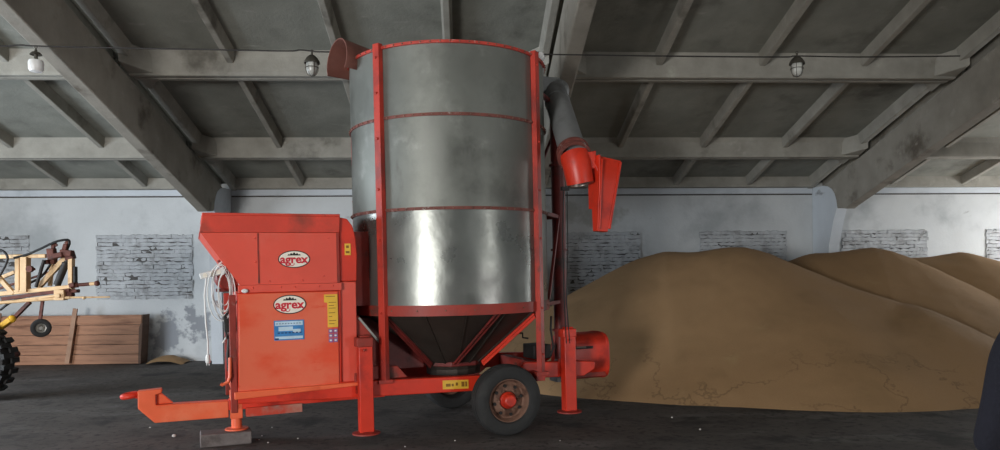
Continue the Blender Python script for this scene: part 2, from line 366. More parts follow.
# ------------------------------------------------------------------ camera
F = 727.0; YAW = R_(-2.8); ROLL = R_(.54); EYE = Vector((0, 0, 1.6))
cam = bpy.data.cameras.new('camera'); co = bpy.data.objects.new('camera', cam); COL.objects.link(co)
cam.sensor_width = 36; cam.lens = F * 36 / 1000; cam.shift_y = .053; cam.clip_start = .05
co.matrix_world = Matrix.Translation(EYE) @ Matrix.Rotation(YAW, 4, 'Z') @ Matrix.Rotation(R_(90), 4, 'X') @ Matrix.Rotation(-ROLL, 4, 'Z')
SC.camera = co
def at(x, y, Y):
    """the point at depth Y (world) that stands at pixel x, y of the 1000 x 450 photograph"""
    dx, dy = x - 500, y - 278; c, s = math.cos(ROLL), math.sin(ROLL)
    d = Matrix.Rotation(YAW, 3, 'Z') @ Vector(((dx * c - dy * s) / F, 1, -(dx * s + dy * c) / F))
    return EYE + d * (Y / d.y)

# ------------------------------------------------------------------ the mobile grain dryer
root = empty('grain_dryer', (.064, 8.195, 0), (0, R_(-.75), R_(20.2)))
tag(root, 'red and galvanised mobile grain dryer with tall round bin on two wheels', 'grain dryer')
RM = Matrix.Translation(root.location) @ root.rotation_euler.to_matrix().to_4x4()
def W(u, v, w): return RM @ Vector((u, v, w))
UC, BR = -.20, 1.065

# bin: three rings of sheet, bolted flanges
for z0, z1, m, nm in ((3.20, 3.90, 'galv', 'upper_bin_ring'), (2.29, 3.20, 'galv', 'middle_bin_ring'), (1.30, 2.29, 'galvshiny', 'lower_bin_ring')):
    b = MB(); n = 96
    rings = []
    for i in range(13):
        t = i / 12; z = z0 + (z1 - z0) * t
        row = []
        for k in range(n):
            a = k * 2 * math.pi / n
            am = 1.6 if nm == 'lower_bin_ring' else 1.0
            r = BR + am * .006 * noise.noise(Vector((math.cos(a) * 2.2, math.sin(a) * 2.2, z * 1.6))) + am * .004 * noise.noise(Vector((math.cos(a) * 6, math.sin(a) * 6, z * 3)))
            row.append((UC + r * math.cos(a), r * math.sin(a), z))
        rings.append(row)
    b.loops(rings, cap=False)
    b.lathe([(z0, BR - .02), (z1, BR - .02)], (UC, 0, 0), (0, 0, 1), n)
    obj(nm, b, M[m], root, smooth=60)
def flange(z, h, t, m, nb, name):
    b = MB()
    b.lathe([(z, BR - .01), (z, BR + t), (z + h, BR + t), (z + h, BR - .01)], (UC, 0, 0), (0, 0, 1), 96)
    for k in range(nb):
        a = (k + .5) * 2 * math.pi / nb; d = Vector((math.cos(a), math.sin(a), 0))
        p = Vector((UC, 0, z + h / 2)) + d * (BR + t)
        b.mi = 1; b.lathe([(-.004, .008), (.008, .008), (.010, .005), (.010, 0)], p, d, 6)
    b.mi = 0
    obj(name, b, [M[m], M['rustrim']], root, smooth=40)
flange(3.885, .028, .022, 'flangered', 72, 'bin_rim')
flange(3.186, .030, .014, 'flange', 72, 'bin_flange')
flange(2.276, .030, .014, 'flange', 72, 'bin_flange')
flange(1.245, .105, .016, 'redworn', 24, 'bin_base_band')
b = MB(); b.lathe([(3.86, BR - .01), (3.87, .3), (3.87, 0)], (UC, 0, 0), (0, 0, 1), 48); obj('bin_lid', b, M['galv'], root)
# hopper under the bin
b = MB(); n = 16
b.lathe([(1.25, BR - .02), (.70, .34), (.62, .30), (.56, .30), (.56, 0)], (UC, 0, 0), (0, 0, 1), n, a0=R_(11.25))
for k in range(n):                                                # folded seams of the panels
    a = R_(11.25) + k * 2 * math.pi / n
    b.bar((UC + (BR - .02) * math.cos(a), (BR - .02) * math.sin(a), 1.25), (UC + .34 * math.cos(a), .34 * math.sin(a), .70), .012, .02)
obj('hopper', b, M['cone'], root, smooth=20)
b = MB(); b.ext([(UC + .36 * math.cos(k * math.pi / 4 + .4), .36 * math.sin(k * math.pi / 4 + .4)) for k in range(8)], 'z', .66, .71); obj('hopper_collar', b, M['reddark'], root, bevel=.006)
for sx in (-1, 1):
    for sy in (-1, 1):
        b = MB()
        a_ = R_(148 if sx < 0 else 53); c_, s_ = math.cos(a_), math.sin(a_) * sy
        b.bar((UC + c_ * 1.03, s_ * 1.03, 1.22), (UC + c_ * .38, s_ * .38, .69), .04, .03)
        b.bar((UC + c_ * 1.03, s_ * 1.03, 1.195), (UC + c_ * .38, s_ * .38, .665), .010, .05)
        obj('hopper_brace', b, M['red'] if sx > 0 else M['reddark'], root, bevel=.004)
b = MB(); b.bar((UC + .10, -1.05, 1.25), (UC - .13, -.40, .70), .03, .022); b.tube([(UC + .14, -1.055, 1.25), (UC - .10, -.41, .70)], .010); obj('inspection_strut', b, M['reddark'], root, bevel=.003)
# four posts
for sx in (-1, 1):
    for sy in (-1, 1):
        px, py = (-1.125, sy * .585) if sx < 0 else (.455, sy * .875)
        d = Vector((px - UC, py, 0)).normalized(); t = Vector((-d.y, d.x, 0))
        b = MB()
        c = Vector((px, py, 0))
        prof = [(-.041, -.03), (.041, -.03), (.041, .028), (.032, .028), (.032, .006), (-.032, .006), (-.032, .028), (-.041, .028)]
        z0, z1 = .60, 3.94
        b.loops([[c + t * a + d * -e * 1 + Vector((0, 0, z)) for a, e in prof] for z in (z0, z1)])
        for z in (.8, 1.28, 2.0, 2.5, 3.0, 3.45, 3.8):
            b.lathe([(0, .014), (.012, .014), (.014, .008), (.014, 0)], c + d * .03 + Vector((0, 0, z)), d, 6)
        b.box(-.07, .07, -.05, .05, .58, .62, Matrix.Translation(c))
        if sx > 0: b.box(px - .05, px + .05, min(py, sy * .56), max(py, sy * .56), .52, .60)
        obj('corner_post', b, M['post'], root, bevel=.004)

# chassis
for sy in (-1, 1):
    b = MB(); y0, y1 = sy * .55 - .05, sy * .55 + .05
    b.ext([(-2.50, .50), (-.1, .428), (.28, .428), (.40, .515), (1.12, .49), (1.26, .56), (1.26, .64), (1.12, .655), (.40, .688), (.28, .585), (-.1, .585), (-2.50, .655)], 'y', y0, y1)
    obj('chassis_rail', b, M['red'], root, bevel=.008)
for u in (-1.15, .62):
    b = MB(); b.box(u - .05, u + .05, -.52, .52, .60 if u < 0 else .52, .72 if u < 0 else .66); obj('cross_member', b, M['redworn'], root, bevel=.006)
b = MB(); b.ext([(-1.32, .62), (-.88, .62), (-.98, .74), (-1.28, .76)], 'y', -.545, -.50); obj('gusset', b, M['redworn'], root, bevel=.006)
b = MB()
b.loops([[(0, y, .36 + dz) for y, dz in ((0, 0),)] for _ in ()]) if False else None
b.tube([(.06, -.74, .36), (.06, .74, .36)], .05, 16); obj('axle', b, M['dark'], root)
for sy in (-1, 1):
    b = MB(); b.bar((.06, sy * .55, .40), (.06, sy * .55, .56), .12, .10); obj('axle_bracket', b, M['reddark'], root, bevel=.006)
# yellow notice on the rail
b = MB()
a0, a1 = Vector((-.53, -.604, .52)), Vector((-.25, -.604, .508))
b.loops([[a0 + Vector((0, 0, -.045)), a1 + Vector((0, 0, -.045)), a1 + Vector((0, 0, .045)), a0 + Vector((0, 0, .045))], [a0 + Vector((0, .004, -.045)), a1 + Vector((0, .004, -.045)), a1 + Vector((0, .004, .045)), a0 + Vector((0, .004, .045))]])
b.mi = 1
for i, (q0, q1, zz, hh) in enumerate(((.12, .30, -.004, .03), (.34, .42, -.004, .026), (.50, .58, .004, .03), (.72, .84, .002, .05), (.87, .94, .002, .05))):
    p, q = a0.lerp(a1, q0), a0.lerp(a1, q1); o = Vector((0, -.002, zz))
    b.loops([[p + o + Vector((0, 0, -hh / 2)), q + o + Vector((0, 0, -hh / 2)), q + o + Vector((0, 0, hh / 2)), p + o + Vector((0, 0, hh / 2))], [p + Vector((0, .001, zz - hh / 2)), q + Vector((0, .001, zz - hh / 2)), q + Vector((0, .001, zz + hh / 2)), p + Vector((0, .001, zz + hh / 2))]])
s = obj('notice_sticker', b, [M['yellow'], M['yellowink']], root, smooth=0); s['label'] = 'yellow notice on the red frame'

# wheels
def tyre_prof(R, r, w):
    h = w / 2; e = R - r
    return [(-h * .72, r), (-h * .92, r + e * .12), (-h, r + e * .4), (-h * .97, r + e * .62), (-h * .86, r + e * .86), (-h * .72, R - .008), (-h * .5, R),
            (-h * .44, R), (-h * .42, R - .012), (-h * .36, R - .012), (-h * .34, R + .002), (-h * .06, R + .003), (-h * .04, R - .01), (h * .04, R - .01), (h * .06, R + .003),
            (h * .34, R + .002), (h * .36, R - .012), (h * .42, R - .012), (h * .44, R), (h * .5, R), (h * .72, R - .008), (h * .86, R - e * .14), (h * .97, r + e * .62), (h, r + e * .4), (h * .92, r + e * .12), (h * .72, r), (h * .3, r - .015), (-h * .3, r - .015)]
for sy in (-1, 1):
    wh = empty('wheel'); wh.parent = root; wh.location = (.06, sy * .86, .36)
    if sy > 0: wh.rotation_euler = (0, 0, math.pi)
    b = MB(); b.lathe(tyre_prof(.358, .215, .235), (0, 0, 0), (0, 1, 0), 64, close=True); obj('tyre', b, M['rubber'], wh, smooth=30)
    b = MB()
    b.lathe([(-.075, .222), (-.088, .222), (-.09, .212), (-.07, .198), (-.03, .188), (-.02, .172), (-.035, .150), (-.05, .125), (-.048, .095), (-.03, .08), (-.03, 0)], (0, 0, 0), (0, 1, 0), 48)
    b.lathe([(-.012, .0), (-.012, .205), (.08, .215)], (0, 0, 0), (0, 1, 0), 48)
    for k in range(8):                                            # hand holes
        a = k * math.pi / 4 + .2; b.mi = 1
        b.lathe([(-.047, .0), (-.0475, .017), (-.03, .018)], (.148 * math.cos(a), -.004, .148 * math.sin(a)), (0, 1, 0), 10)
    b.mi = 0
    obj('rim', b, [M['rustrim'], M['dark']], wh, smooth=40)
    b = MB(); b.lathe([(-.02, .085), (-.06, .085), (-.075, .07), (-.12, .062), (-.13, .05), (-.13, 0)], (0, 0, 0), (0, 1, 0), 24); hb = obj('hub', b, M['red'], wh); hb['label'] = 'red hub'
    for k in range(6):
        a = k * math.pi / 3; b = MB()
        b.lathe([(-.03, .014), (-.068, .014), (-.072, .008), (-.072, 0)], (.107 * math.cos(a), 0, .107 * math.sin(a)), (0, 1, 0), 6); obj('lug_nut', b, M['rustrim'], wh, smooth=20)

# side jacks
for u, ztop, tl in ((-1.335, 1.055, 0), (.90, 1.03, 0)):
    j = empty('jack_leg'); j.parent = root; j.location = (u, -.65, 0)
    b = MB(); b.box(-.068, .068, -.055, .055, .13, ztop - .06); obj('leg_tube', b, M['red'], j, bevel=.008)
    b = MB(); b.box(-.09, .072, -.068, .068, ztop - .09, ztop); b.box(-.05, .05, -.04, .04, ztop, ztop + .02); b.tube([(-.02, -.06, ztop - .12), (-.02, -.09, ztop - .12)], .012); obj('leg_cap', b, M['redworn'] if u < 0 else M['red'], j, bevel=.008)
    b = MB(); b.lathe([(.118, .0), (.118, .135), (.132, .135), (.145, .05), (.145, 0)], (0, 0, 0), (0, 0, 1), 28); obj('foot_plate', b, M['redworn'], j)
    b = MB(); b.box(-.09, .09, .05, .08, .50, .70); obj('mounting_plate', b, M['redworn'], j, bevel=.004)

# fan housing on the drawbar end
def sheet(name, poly, v0, v1, m, bev=.01): 
    b = MB(); b.ext(poly, 'y', v0, v1); return obj(name, b, m, root, bevel=bev)
b = MB(); b.ext([(-2.785, 2.07), (-1.55, 2.07), (-1.55, 1.59), (-2.46, 1.59)], 'y', -.6, .6)
for u, z in ((-2.32, 2.02), (-2.32, 1.80), (-1.70, 1.66), (-2.2, 1.62), (-1.9, 1.62), (-1.65, 2.02)): b.ball((u, -.602, z), .009, 8)
hood = obj('intake_hood', b, M['redfaded'], root)
b = MB(); b.box(-2.30, -2.288, -.606, -.598, 1.60, 2.065); obj('panel_seam', b, M['redworn'], hood, smooth=30)
b = MB(); b.box(-1.575, -1.55, -.607, -.598, 1.59, 2.07)
for u, z in ((-2.30, 2.02), (-2.30, 1.80), (-1.70, 1.66), (-2.2, 1.62), (-1.9, 1.62), (-1.65, 2.02)): pass
obj('edge_trim', b, M['redworn'], hood, smooth=30)
b = MB(); b.ext([(-2.795, 2.072), (-2.765, 2.238), (-1.535, 2.252), (-1.545, 2.072)], 'y', -.612, .612)
b.box(-2.77, -1.54, -.622, .622, 2.225, 2.25, Matrix.Identity(4)); obj('hood_rim', b, M['redworn'] if False else mat('dusty_red_rim', rgb(208, 66, 48), .5, 0, .14, 3, .1, 30, [(rgb(140, 60, 46), .48, .7, 1.6), (rgb(90, 52, 44), .66, .76, 5)]), root, bevel=.006)
b = MB(); b.box(-2.475, -1.535, -.606, .606, 1.518, 1.588)
for u in (-2.35, -2.1, -1.97, -1.75, -1.62): b.ball((u, -.61, 1.56), .009, 8)
obj('hood_flange', b, M['redfaded'], root, bevel=.004)
b = MB(); b.ball((-2.42, -.62, 1.535), .026, 10, (1.2, .6, .8)); k = obj('bolt_cap', b, M['white'], root); k['label'] = 'white plastic bolt cap'
b = MB(); b.ext([(-2.50, .605), (-1.55, .605), (-1.54, 1.516), (-2.485, 1.516)], 'y', -.59, .59); cab = obj('burner_cabinet', b, M['red'], root, bevel=.008)
b = MB(); b.ext([(-2.49, .615), (-1.575, .615), (-1.57, 1.508), (-2.475, 1.508)], 'y', -.605, -.59); door = obj('cabinet_panel', b, M['panel'], root, bevel=.006)
b = MB(); b.ext([(-2.53, .545), (-1.40, .585), (-1.40, .62), (-2.53, .612)], 'y', -.63, .63); obj('base_beam', b, M['orange'], root, bevel=.006)
for q in (-.60, .54):
    b = MB(); b.box(-2.56, -2.50, q, q + .06, .42, 1.50); obj('end_frame', b, M['redworn'], root, bevel=.006)
# duct between housing and bin
sheet('air_duct', [(-1.545, 1.60), (-1.38, 1.60), (-1.37, 1.86), (-1.38, 2.02), (-1.41, 2.14), (-1.46, 2.21), (-1.545, 2.225)], -.575, .575, M['red'], .01)
sheet('lower_duct', [(-1.545, .62), (-1.39, .62), (-1.385, 1.595), (-1.545, 1.60)], -.565, .565, M['redfaded'], .008)
sheet('side_plate', [(-1.40, .64), (-1.12, .64), (-1.12, .96), (-1.36, 1.26), (-1.40, 1.26)], -.52, -.49, M['redworn'], .004)
b = MB(); b.box(-1.42, -1.18, -.35, .35, 1.35, 2.1); obj('duct_neck', b, M['redworn'], root)
b = MB(); b.box(-1.38, -.60, -.20, .42, .66, 1.22); obj('dark_filler_box', b, M['reddark'], root, bevel=.01)  # dark box added to fill the gap by the hopper and hide the bright wall
b = MB(); b.bar((-1.36, -.528, 1.24), (-1.13, -.528, .95), .012, .02); obj('plate_edge', b, M['steel'], root)
# stickers
def facing(u, w, v): return Matrix.Translation((u, v, w)) @ Matrix.Rotation(R_(90), 4, 'X')
def badge(u, w, v, rx, rz, parent, label):
    b = MB()
    def disc(r0, r1, y0, y1, mi):
        b.mi = mi; n = 40
        b.loops([[(u + r0 * math.cos(k * 2 * math.pi / n), y, w + r1 * math.sin(k * 2 * math.pi / n)) for k in range(n)] for y in (y0, y1)])
    disc(rx, rz, v, v + .003, 1); disc(rx * .94, rz * .90, v - .0015, v, 0)
    b.mi = 2; b.text('agrex', rx * .74, facing(u - rx * .02, w - rz * .04, v - .003), .001, rx * .022, 1.04)
    b.mi = 1
    cz = w + rz * .42                                             # the small dark crown over the word
    pts = [(-.42, 0), (-.36, .16), (-.26, .08), (-.2, .28), (-.1, .12), (0, .36), (.1, .12), (.2, .28), (.26, .08), (.36, .16), (.42, 0)]
    b.loops([[(u + x * rx, y, cz + z * rz * .9 + .06 * rz * (1 - (x / .42) ** 2)) for x, z in pts] for y in (v - .0035, v - .001)])
    b.box(u + rx * .22, u + rx * .66, v - .0035, v - .001, w - rz * .40, w - rz * .30)
    b.mi = 2                                                       # the tail of the g sweeps round
    arc = [(u + rx * (-.14 + .13 * math.cos(t)), v - .0025, w + rz * (-.52 + .22 * math.sin(t))) for t in [R_(200 + k * 20) for k in range(10)]]
    b.tube(arc, rx * .022, 6)
    s = obj('maker_badge', b, [M['cream'], M['blackink'], M['redink']], parent, smooth=0); s['label'] = label
badge(-1.973, 1.822, -.606, .146, .082, hood, 'oval cream badge with red lettering on the hood')
badge(-2.022, 1.397, -.611, .150, .090, door, 'oval cream badge with red lettering and dark crown on the panel')
b = MB(); b.box(-2.17, -1.897, -.612, -.604, 1.063, 1.25); b.mi = 1
for z0, z1, u0, u1, mi in ((1.20, 1.24, -2.16, -1.91, 1), (1.15, 1.19, -2.13, -2.0, 1), (1.13, 1.165, -2.0, -1.93, 0), (1.075, 1.10, -2.16, -1.91, 1)):
    b.mi = 1; b.box(u0, u1, -.6135, -.610, z0, z1)
b.mi = 2
for i in range(7): b.box(-2.14 + i * .033, -2.118 + i * .033, -.615, -.61, 1.127, 1.137)
for i in range(9): b.box(-2.15 + i * .026, -2.135 + i * .026, -.615, -.61, 1.216, 1.222)
b.box(-2.165, -2.13, -.615, -.61, 1.07, 1.085)
s = obj('picture_sticker', b, [M['blue'], M['paleblue'], M['blueink']], door, smooth=0); s['label'] = 'blue and white picture sticker'
b = MB(); b.ext([(-1.675, 1.165), (-1.578, 1.165), (-1.578, 1.48), (-1.705, 1.48), (-1.705, 1.405), (-1.675, 1.40)], 'y', -.612, -.604); b.mi = 1
b.box(-1.69, -1.60, -.614, -.61, 1.458, 1.464)
for i, z in enumerate((1.40, 1.37, 1.345, 1.30, 1.265, 1.225, 1.195)): b.box(-1.663, -1.663 + (.07, .05, .065, .06, .03, .068, .05)[i], -.614, -.61, z, z + .006)
s = obj('warning_sticker', b, [M['yellow'], M['yellowink']], door, smooth=0); s['label'] = 'tall yellow warning sticker'
b = MB()
for i, z in enumerate((1.127, 1.082, 1.037)):
    for j, u in enumerate((-1.668, -1.622)):
        b.mi = 0; b.box(u, u + .038, -.612, -.604, z - .017, z + .021); b.mi = 1; b.box(u + .008, u + .028, -.614, -.61, z - .005, z + .010)
s = obj('pictogram_sticker', b, [M['purple'], M['white']], door, smooth=0); s['label'] = 'purple pictogram stickers'
b = MB(); b.box(-1.492, -1.435, -.582, -.574, 1.856, 1.968); b.mi = 1; b.box(-1.478, -1.452, -.584, -.58, 1.925, 1.95); b.box(-1.483, -1.447, -.584, -.58, 1.875, 1.895)
s = obj('small_warning_sticker', b, [M['yellow'], M['yellowink']], root, smooth=0); s['label'] = 'small yellow warning sticker on the duct'
# burner motor and odds and ends under the hood's slope
b = MB(); b.lathe([(-.50, 0), (-.50, .10), (-.47, .12), (-.2, .12), (-.18, .10), (-.18, 0)], (-2.55, 0, 1.66), (0, 1, 0), 24)
b.lathe([(-.17, .085), (.25, .085), (.25, 0)], (-2.55, 0, 1.66), (0, 1, 0), 20); obj('burner_motor', b, M['redworn'], root)
b = MB(); b.bar((-2.62, -.40, 1.83), (-2.52, -.40, 1.58), .06, .05); b.box(-2.66, -2.47, -.47, -.30, 1.53, 1.56); obj('motor_bracket', b, M['reddark'], root, bevel=.004)
b = MB(); b.tube([(-2.535, -.45, 1.45), (-2.56, -.47, 1.30), (-2.56, -.5, 1.12), (-2.575, -.53, .95), (-2.57, -.5, .8)], .014, 8); b.tube([(-2.555, -.56, 1.36), (-2.60, -.56, 1.30), (-2.58, -.56, 1.1)], .010, 8); obj('hose', b, M['black'], root)
b = MB(); b.box(-2.60, -2.52, -.57, -.40, 1.16, 1.30); obj('switch_box', b, M['dark'], root, bevel=.006)
b = MB(); b.tube([(-2.56, -.60, .93), (-2.565, -.62, .76), (-2.58, -.62, .715), (-2.63, -.62, .69), (-2.645, -.62, .70)], .016, 10); l = obj('hand_lever', b, M['orange'], root)
# front stand and drawbar
b = MB(); b.box(-2.545, -2.43, -.06, .06, .27, .545); obj('stand_sleeve', b, M['orange'], root, bevel=.006)
b = MB(); b.tube([(-2.487, 0, .17), (-2.487, 0, .40)], .05, 18); b.lathe([(.158, 0), (.158, .11), (.17, .11), (.175, .05)], (-2.487, 0, 0), (0, 0, 1), 20); obj('stand_leg', b, M['orange'], root)
b = MB(); b.ext([(-3.357, .447), (-3.357, .610), (-3.150, .620), (-3.150, .580), (-3.205, .565), (-3.205, .47), (-2.56, .452), (-2.56, .290), (-3.217, .300)], 'y', -.06, .06)
b.ext([(-3.20, .57), (-3.15, .57), (-3.05, .47), (-3.20, .47)], 'y', -.02, .02)
db = obj('drawbar', b, M['orange'], root, bevel=.008)
b = MB(); pts = []
for k in range(25):
    t = k * 2 * math.pi / 24; pts.append((-3.425 + .06 * math.cos(t), .055 * math.sin(t), .572 + .008 * math.cos(t)))
b.tube(pts, .027, 10, cap=False); b.box(-3.38, -3.34, -.04, .04, .545, .60); obj('hitch_eye', b, M['red'], db)
b = MB(); b.box(-2.56, -1.0, -.06, .06, .36, .46); obj('drawbar_beam', b, M['red'], root, bevel=.006)
b = MB(); b.ext([(-2.40, .285), (-1.86, .285), (-1.86, .372), (-2.40, .372)], 'y', -.09, .03); p = obj('worn_beam', b, mat('worn_beam_paint', rgb(170, 120, 104), .7, 0, .2, 3, .1, 30, [(rgb(196, 60, 36), .42, .56, 1.6), (rgb(150, 140, 130), .55, .7, 3)]), root, bevel=.004); p['label'] = 'bare worn beam under the base'

# elevator tube, head and discharge spout at the rear
b = MB(); b.tube([(1.16, 0, .50), (1.16, 0, 3.70)], .082, 20); obj('elevator_tube', b, M['reddark'], root)
b = MB()
for z in (.95, 1.9, 2.9):
    b.lathe([(z, .08), (z, .105), (z + .025, .105), (z + .025, .08)], (1.16, 0, 0), (0, 0, 1), 20)
for z0, z1, s in ((1.35, 2.35, 1), (2.35, 3.3, -1)):
    b.bar((.83, -.35 * s, z0), (1.14, -.05 * s, z1), .03, .03)
b.bar((.66, -.57, 2.3), (1.16, 0, 2.3), .04, .04); b.bar((.66, .57, 2.3), (1.16, 0, 2.3), .04, .04)
b.bar((.66, -.57, 3.6), (1.16, 0, 3.6), .04, .04); b.bar((.66, -.57, 1.3), (1.16, 0, 1.3), .04, .04)
obj('elevator_brace', b, M['reddark'], root)
b = MB(); b.ball((1.16, .0, 3.80), .16, 20, (1, 1, .9)); b.box(.72, 1.16, -.10, .14, 3.74, 3.93); obj('elevator_head', b, M['greytube'], root, bevel=.01)
T0, T1 = Vector((1.15, .05, 3.84)), Vector((.80, -1.05, 2.86)); TD = (T1 - T0).normalized()
b = MB(); b.tube([T0, T0.lerp(T1, .5), T1], .142, 32); b.lathe([(.35, .142), (.35, .15), (.37, .15), (.37, .142)], T0, TD, 32); obj('discharge_tube', b, M['greytube'], root)
b = MB(); q = Vector((.13, -.02, .03)); b.tube([T0.lerp(T1, .08) + q, T1 + q * 1.05], .012, 8); b.bar(T0.lerp(T1, .35), T0.lerp(T1, .35) + q, .015, .015); b.bar(T0.lerp(T1, .62), T0.lerp(T1, .62) + q, .015, .015); obj('support_rod', b, M['dark'], root)
b = MB(); b.lathe([(-.06, .142), (-.06, .175), (-.035, .175), (-.035, .155), (.02, .155), (.02, .178), (.05, .178), (.05, .142)], T1, TD, 32); obj('tube_collar', b, M['flange'], root, smooth=30)
b = MB(); E1 = T1 + Vector((.04, -.05, -.30))
b.tube([T1 + TD * .02, T1 + Vector((.0, -.06, -.12)), E1], [.150, .148, .14], 28)
b.mi = 1; b.lathe([(0, .138), (.012, .138), (.014, .10), (-.06, .09), (-.06, 0)], E1, (.08, -.14, -.98), 24)
el = obj('spout_elbow', b, [M['red'], M['steel']], root)
b = MB()                                                          # open channel that hangs from the elbow
def chan(sec):                                                    # sec: (u_left, u_right, w, v_front, v_back)
    b.loops([[(a, f, z), (c, f, z2), (c, k, z2), (a, k, z)] for a, c, z, z2, f, k in sec])
chan([(.905, 1.30, 2.86, 2.80, -1.16, -.98), (.985, 1.27, 2.70, 2.69, -1.20, -1.0), (1.0, 1.20, 2.58, 2.56, -1.21, -1.03), (.965, 1.085, 2.06, 2.05, -1.22, -1.12)])
b.box(.99, 1.012, -1.23, -1.00, 2.30, 2.84); b.bar((1.03, -1.225, 2.80), (.975, -1.235, 2.08), .014, .03); b.bar((1.27, -1.20, 2.78), (1.10, -1.225, 2.08), .014, .03)
b.loops([[(.86, -1.18, z), (.99, -1.18, z + .03), (1.0, -.95, z + .03), (.86, -.95, z)] for z in (2.68, 2.86)])
obj('spout', b, M['red'], root, bevel=.006)
b = MB(); b.tube([(.70, -1.0, 2.50), (.685, -.98, 2.0), (.69, -.98, 1.36), (.72, -.95, .9)], .006, 6); b.tube([(.74, -1.0, 2.48), (.745, -.98, 1.9), (.72, -.97, 1.36), (.76, -.95, .9)], .006, 6); b.box(.675, .755, -1.02, -.98, 2.49, 2.53); obj('control_cable', b, M['black'], root)
# rear drive guard
b = MB(); n = 24; gp = []
for k in range(n):
    t = k * 2 * math.pi / n; c, s = math.cos(t), math.sin(t)
    gp.append((.27 * math.copysign(abs(c) ** .55, c), .268 * math.copysign(abs(s) ** .55, s)))
b.loops([[(u, -.05 + y * k, .655 + z * k) for y, z in gp] for u, k in ((1.12, .92), (1.14, 1), (1.59, 1), (1.60, 1.03), (1.622, 1.03), (1.63, .9))])
gd = obj('drive_guard', b, M['red'], root, smooth=40)
b = MB(); b.box(1.17, 1.40, -.327, -.315, .755, .785); obj('guard_slot', b, M['dark'], gd)
b = MB(); b.ext([(1.10, .42), (1.60, .42), (1.56, .50), (1.24, .53)], 'y', -.30, .2); obj('guard_bracket', b, M['redworn'], root, bevel=.006)
b = MB(); b.tube([(1.13, -.36, .95), (1.13, -.36, .55)], .014, 8); b.tube([(1.16, -.36, .78), (1.28, -.37, .78)], .012, 8); b.ball((1.13, -.36, .90), .025, 8); obj('tension_rod', b, M['steel'], root)
b = MB(); b.lathe([(0, .0), (0, .11), (.12, .12), (.2, .1), (.26, .082)], (1.16, 0, .36), (0, 0, 1), 20); b.box(1.04, 1.28, -.1, .1, .36, .46); obj('elevator_boot', b, M['greytube'], root, bevel=.005)
b = MB(); b.tube([(.45, -.30, .98), (.50, -.34, .98), (.50, -.34, .93), (.56, -.36, .92)], .010, 8); obj('crank_handle', b, M['dark'], root)
b = MB(); b.tube([(.88, -.3, 1.15), (.86, -.32, 1.0), (.90, -.3, .80), (.86, -.3, .70)], .013, 8); obj('hose', b, M['dark'], root)
b = MB(); b.box(.70, .92, -.2, .1, .66, .82); obj('gearbox', b, M['dark'], root, bevel=.01)
# curved deflector at the bin's top and film caught on the rim
b = MB(); n = 14; axis = Vector((-.90, -.25, .08)).normalized(); sx = axis.cross(Vector((0, 0, 1))).normalized(); sy_ = sx.cross(axis).normalized()
C0 = Vector((-1.04, .08, 3.87))
rings = []
for rr in (.21, .198):
    for s_ in (0, .48): pass
A = []
for (rr, s_) in ((.20, 0), (.235, .40), (.223, .40), (.188, 0)):
    A.append([C0 + axis * s_ + (sx * math.cos(R_(-30 + 240 * k / n)) + sy_ * math.sin(R_(-30 + 240 * k / n))) * rr for k in range(n + 1)])
A.append(A[0]); b.loops(A, closed=False, cap=False)
obj('loading_chute', b, M['chute'], root, smooth=40)
b = MB(); b.loops([[Vector((.69, -.50, 3.95)) + Vector((.07 * math.cos(t) * s, .05 * math.sin(t) * s + .02 * math.sin(3 * t), z + .015 * math.sin(5 * t + z * 20))) for t in [k * math.pi / 8 for k in range(16)]] for s, z in ((.3, -.16), (.75, -.12), (.8, -.05), (.55, .01), (1, .06), (.7, .10), (.2, .11))])
bg = obj('plastic_bag', b, M['bag'], None); bg.matrix_world = RM; tag(bg, 'crumpled clear plastic film caught on the rim of the bin', 'plastic film')

# concrete block under the stand
b = MB(); blk = (-.235, .235, -.13, .13, 0, .1235)
b.box(*blk); o = obj('support_block', b, M['block'], None, bevel=.012)
p = W(-2.487, 0, 0); o.location = (p.x - .09, p.y - .06, 0.0); o.rotation_euler = (0, 0, R_(20)); tag(o, 'grey block under the front stand leg of the red dryer', 'block')

# coiled white extension cord hung below the hood
ec = empty('extension_cord', W(-2.55, -.46, 1.70)); ec.rotation_euler = (0, 0, R_(20.2)); tag(ec, 'white extension cord with socket strip, coiled and hung under the sloping red hood', 'extension cord')
b = MB(); b.box(-.115, .105, -.03, .03, -.028, .028, Matrix.Translation((-.135, -.05, .0)) @ Matrix.Rotation(R_(-14), 4, 'Y'))
ss = obj('socket_strip', b, M['white'], ec, bevel=.008)
b = MB()
for k in range(3):
    b.lathe([(-.034, .0), (-.034, .019), (-.028, .021)], Vector((-.135, -.05, 0)) + Matrix.Rotation(R_(-14), 3, 'Y') @ Vector((-.07 + k * .06, 0, 0)), (0, 1, 0), 16)
obj('socket', b, M['cream'], ss)
b = MB(); pts = []
for lp in range(6):                                              # loops of the coil
    rx, rz_ = .085 + .04 * math.sin(lp * 2.1), .21 + .06 * math.cos(lp * 1.7)
    for k in range(18):
        t = k * 2 * math.pi / 18 + math.pi / 2
        pts.append((-.05 + .02 * math.sin(lp * 1.3) + rx * math.cos(t), -.06 - .012 * lp + .01 * math.sin(3 * t), -.16 + .02 * math.sin(lp) + rz_ * math.sin(t)))
b.tube(pts, .0055, 6)
b.tube([(-.19, -.06, -.01), (-.21, -.06, -.2), (-.20, -.05, -.45), (-.185, -.05, -.62), (-.185, -.05, -.74)], .0075, 6)
b.tube([(-.11, -.06, -.25), (-.06, -.07, -.38), (.0, -.06, -.47)], .0075, 6); b.tube([(.01, -.08, -.52), (-.06, -.08, -.64)], .0075, 6)
obj('cable', b, M['white'], ec)
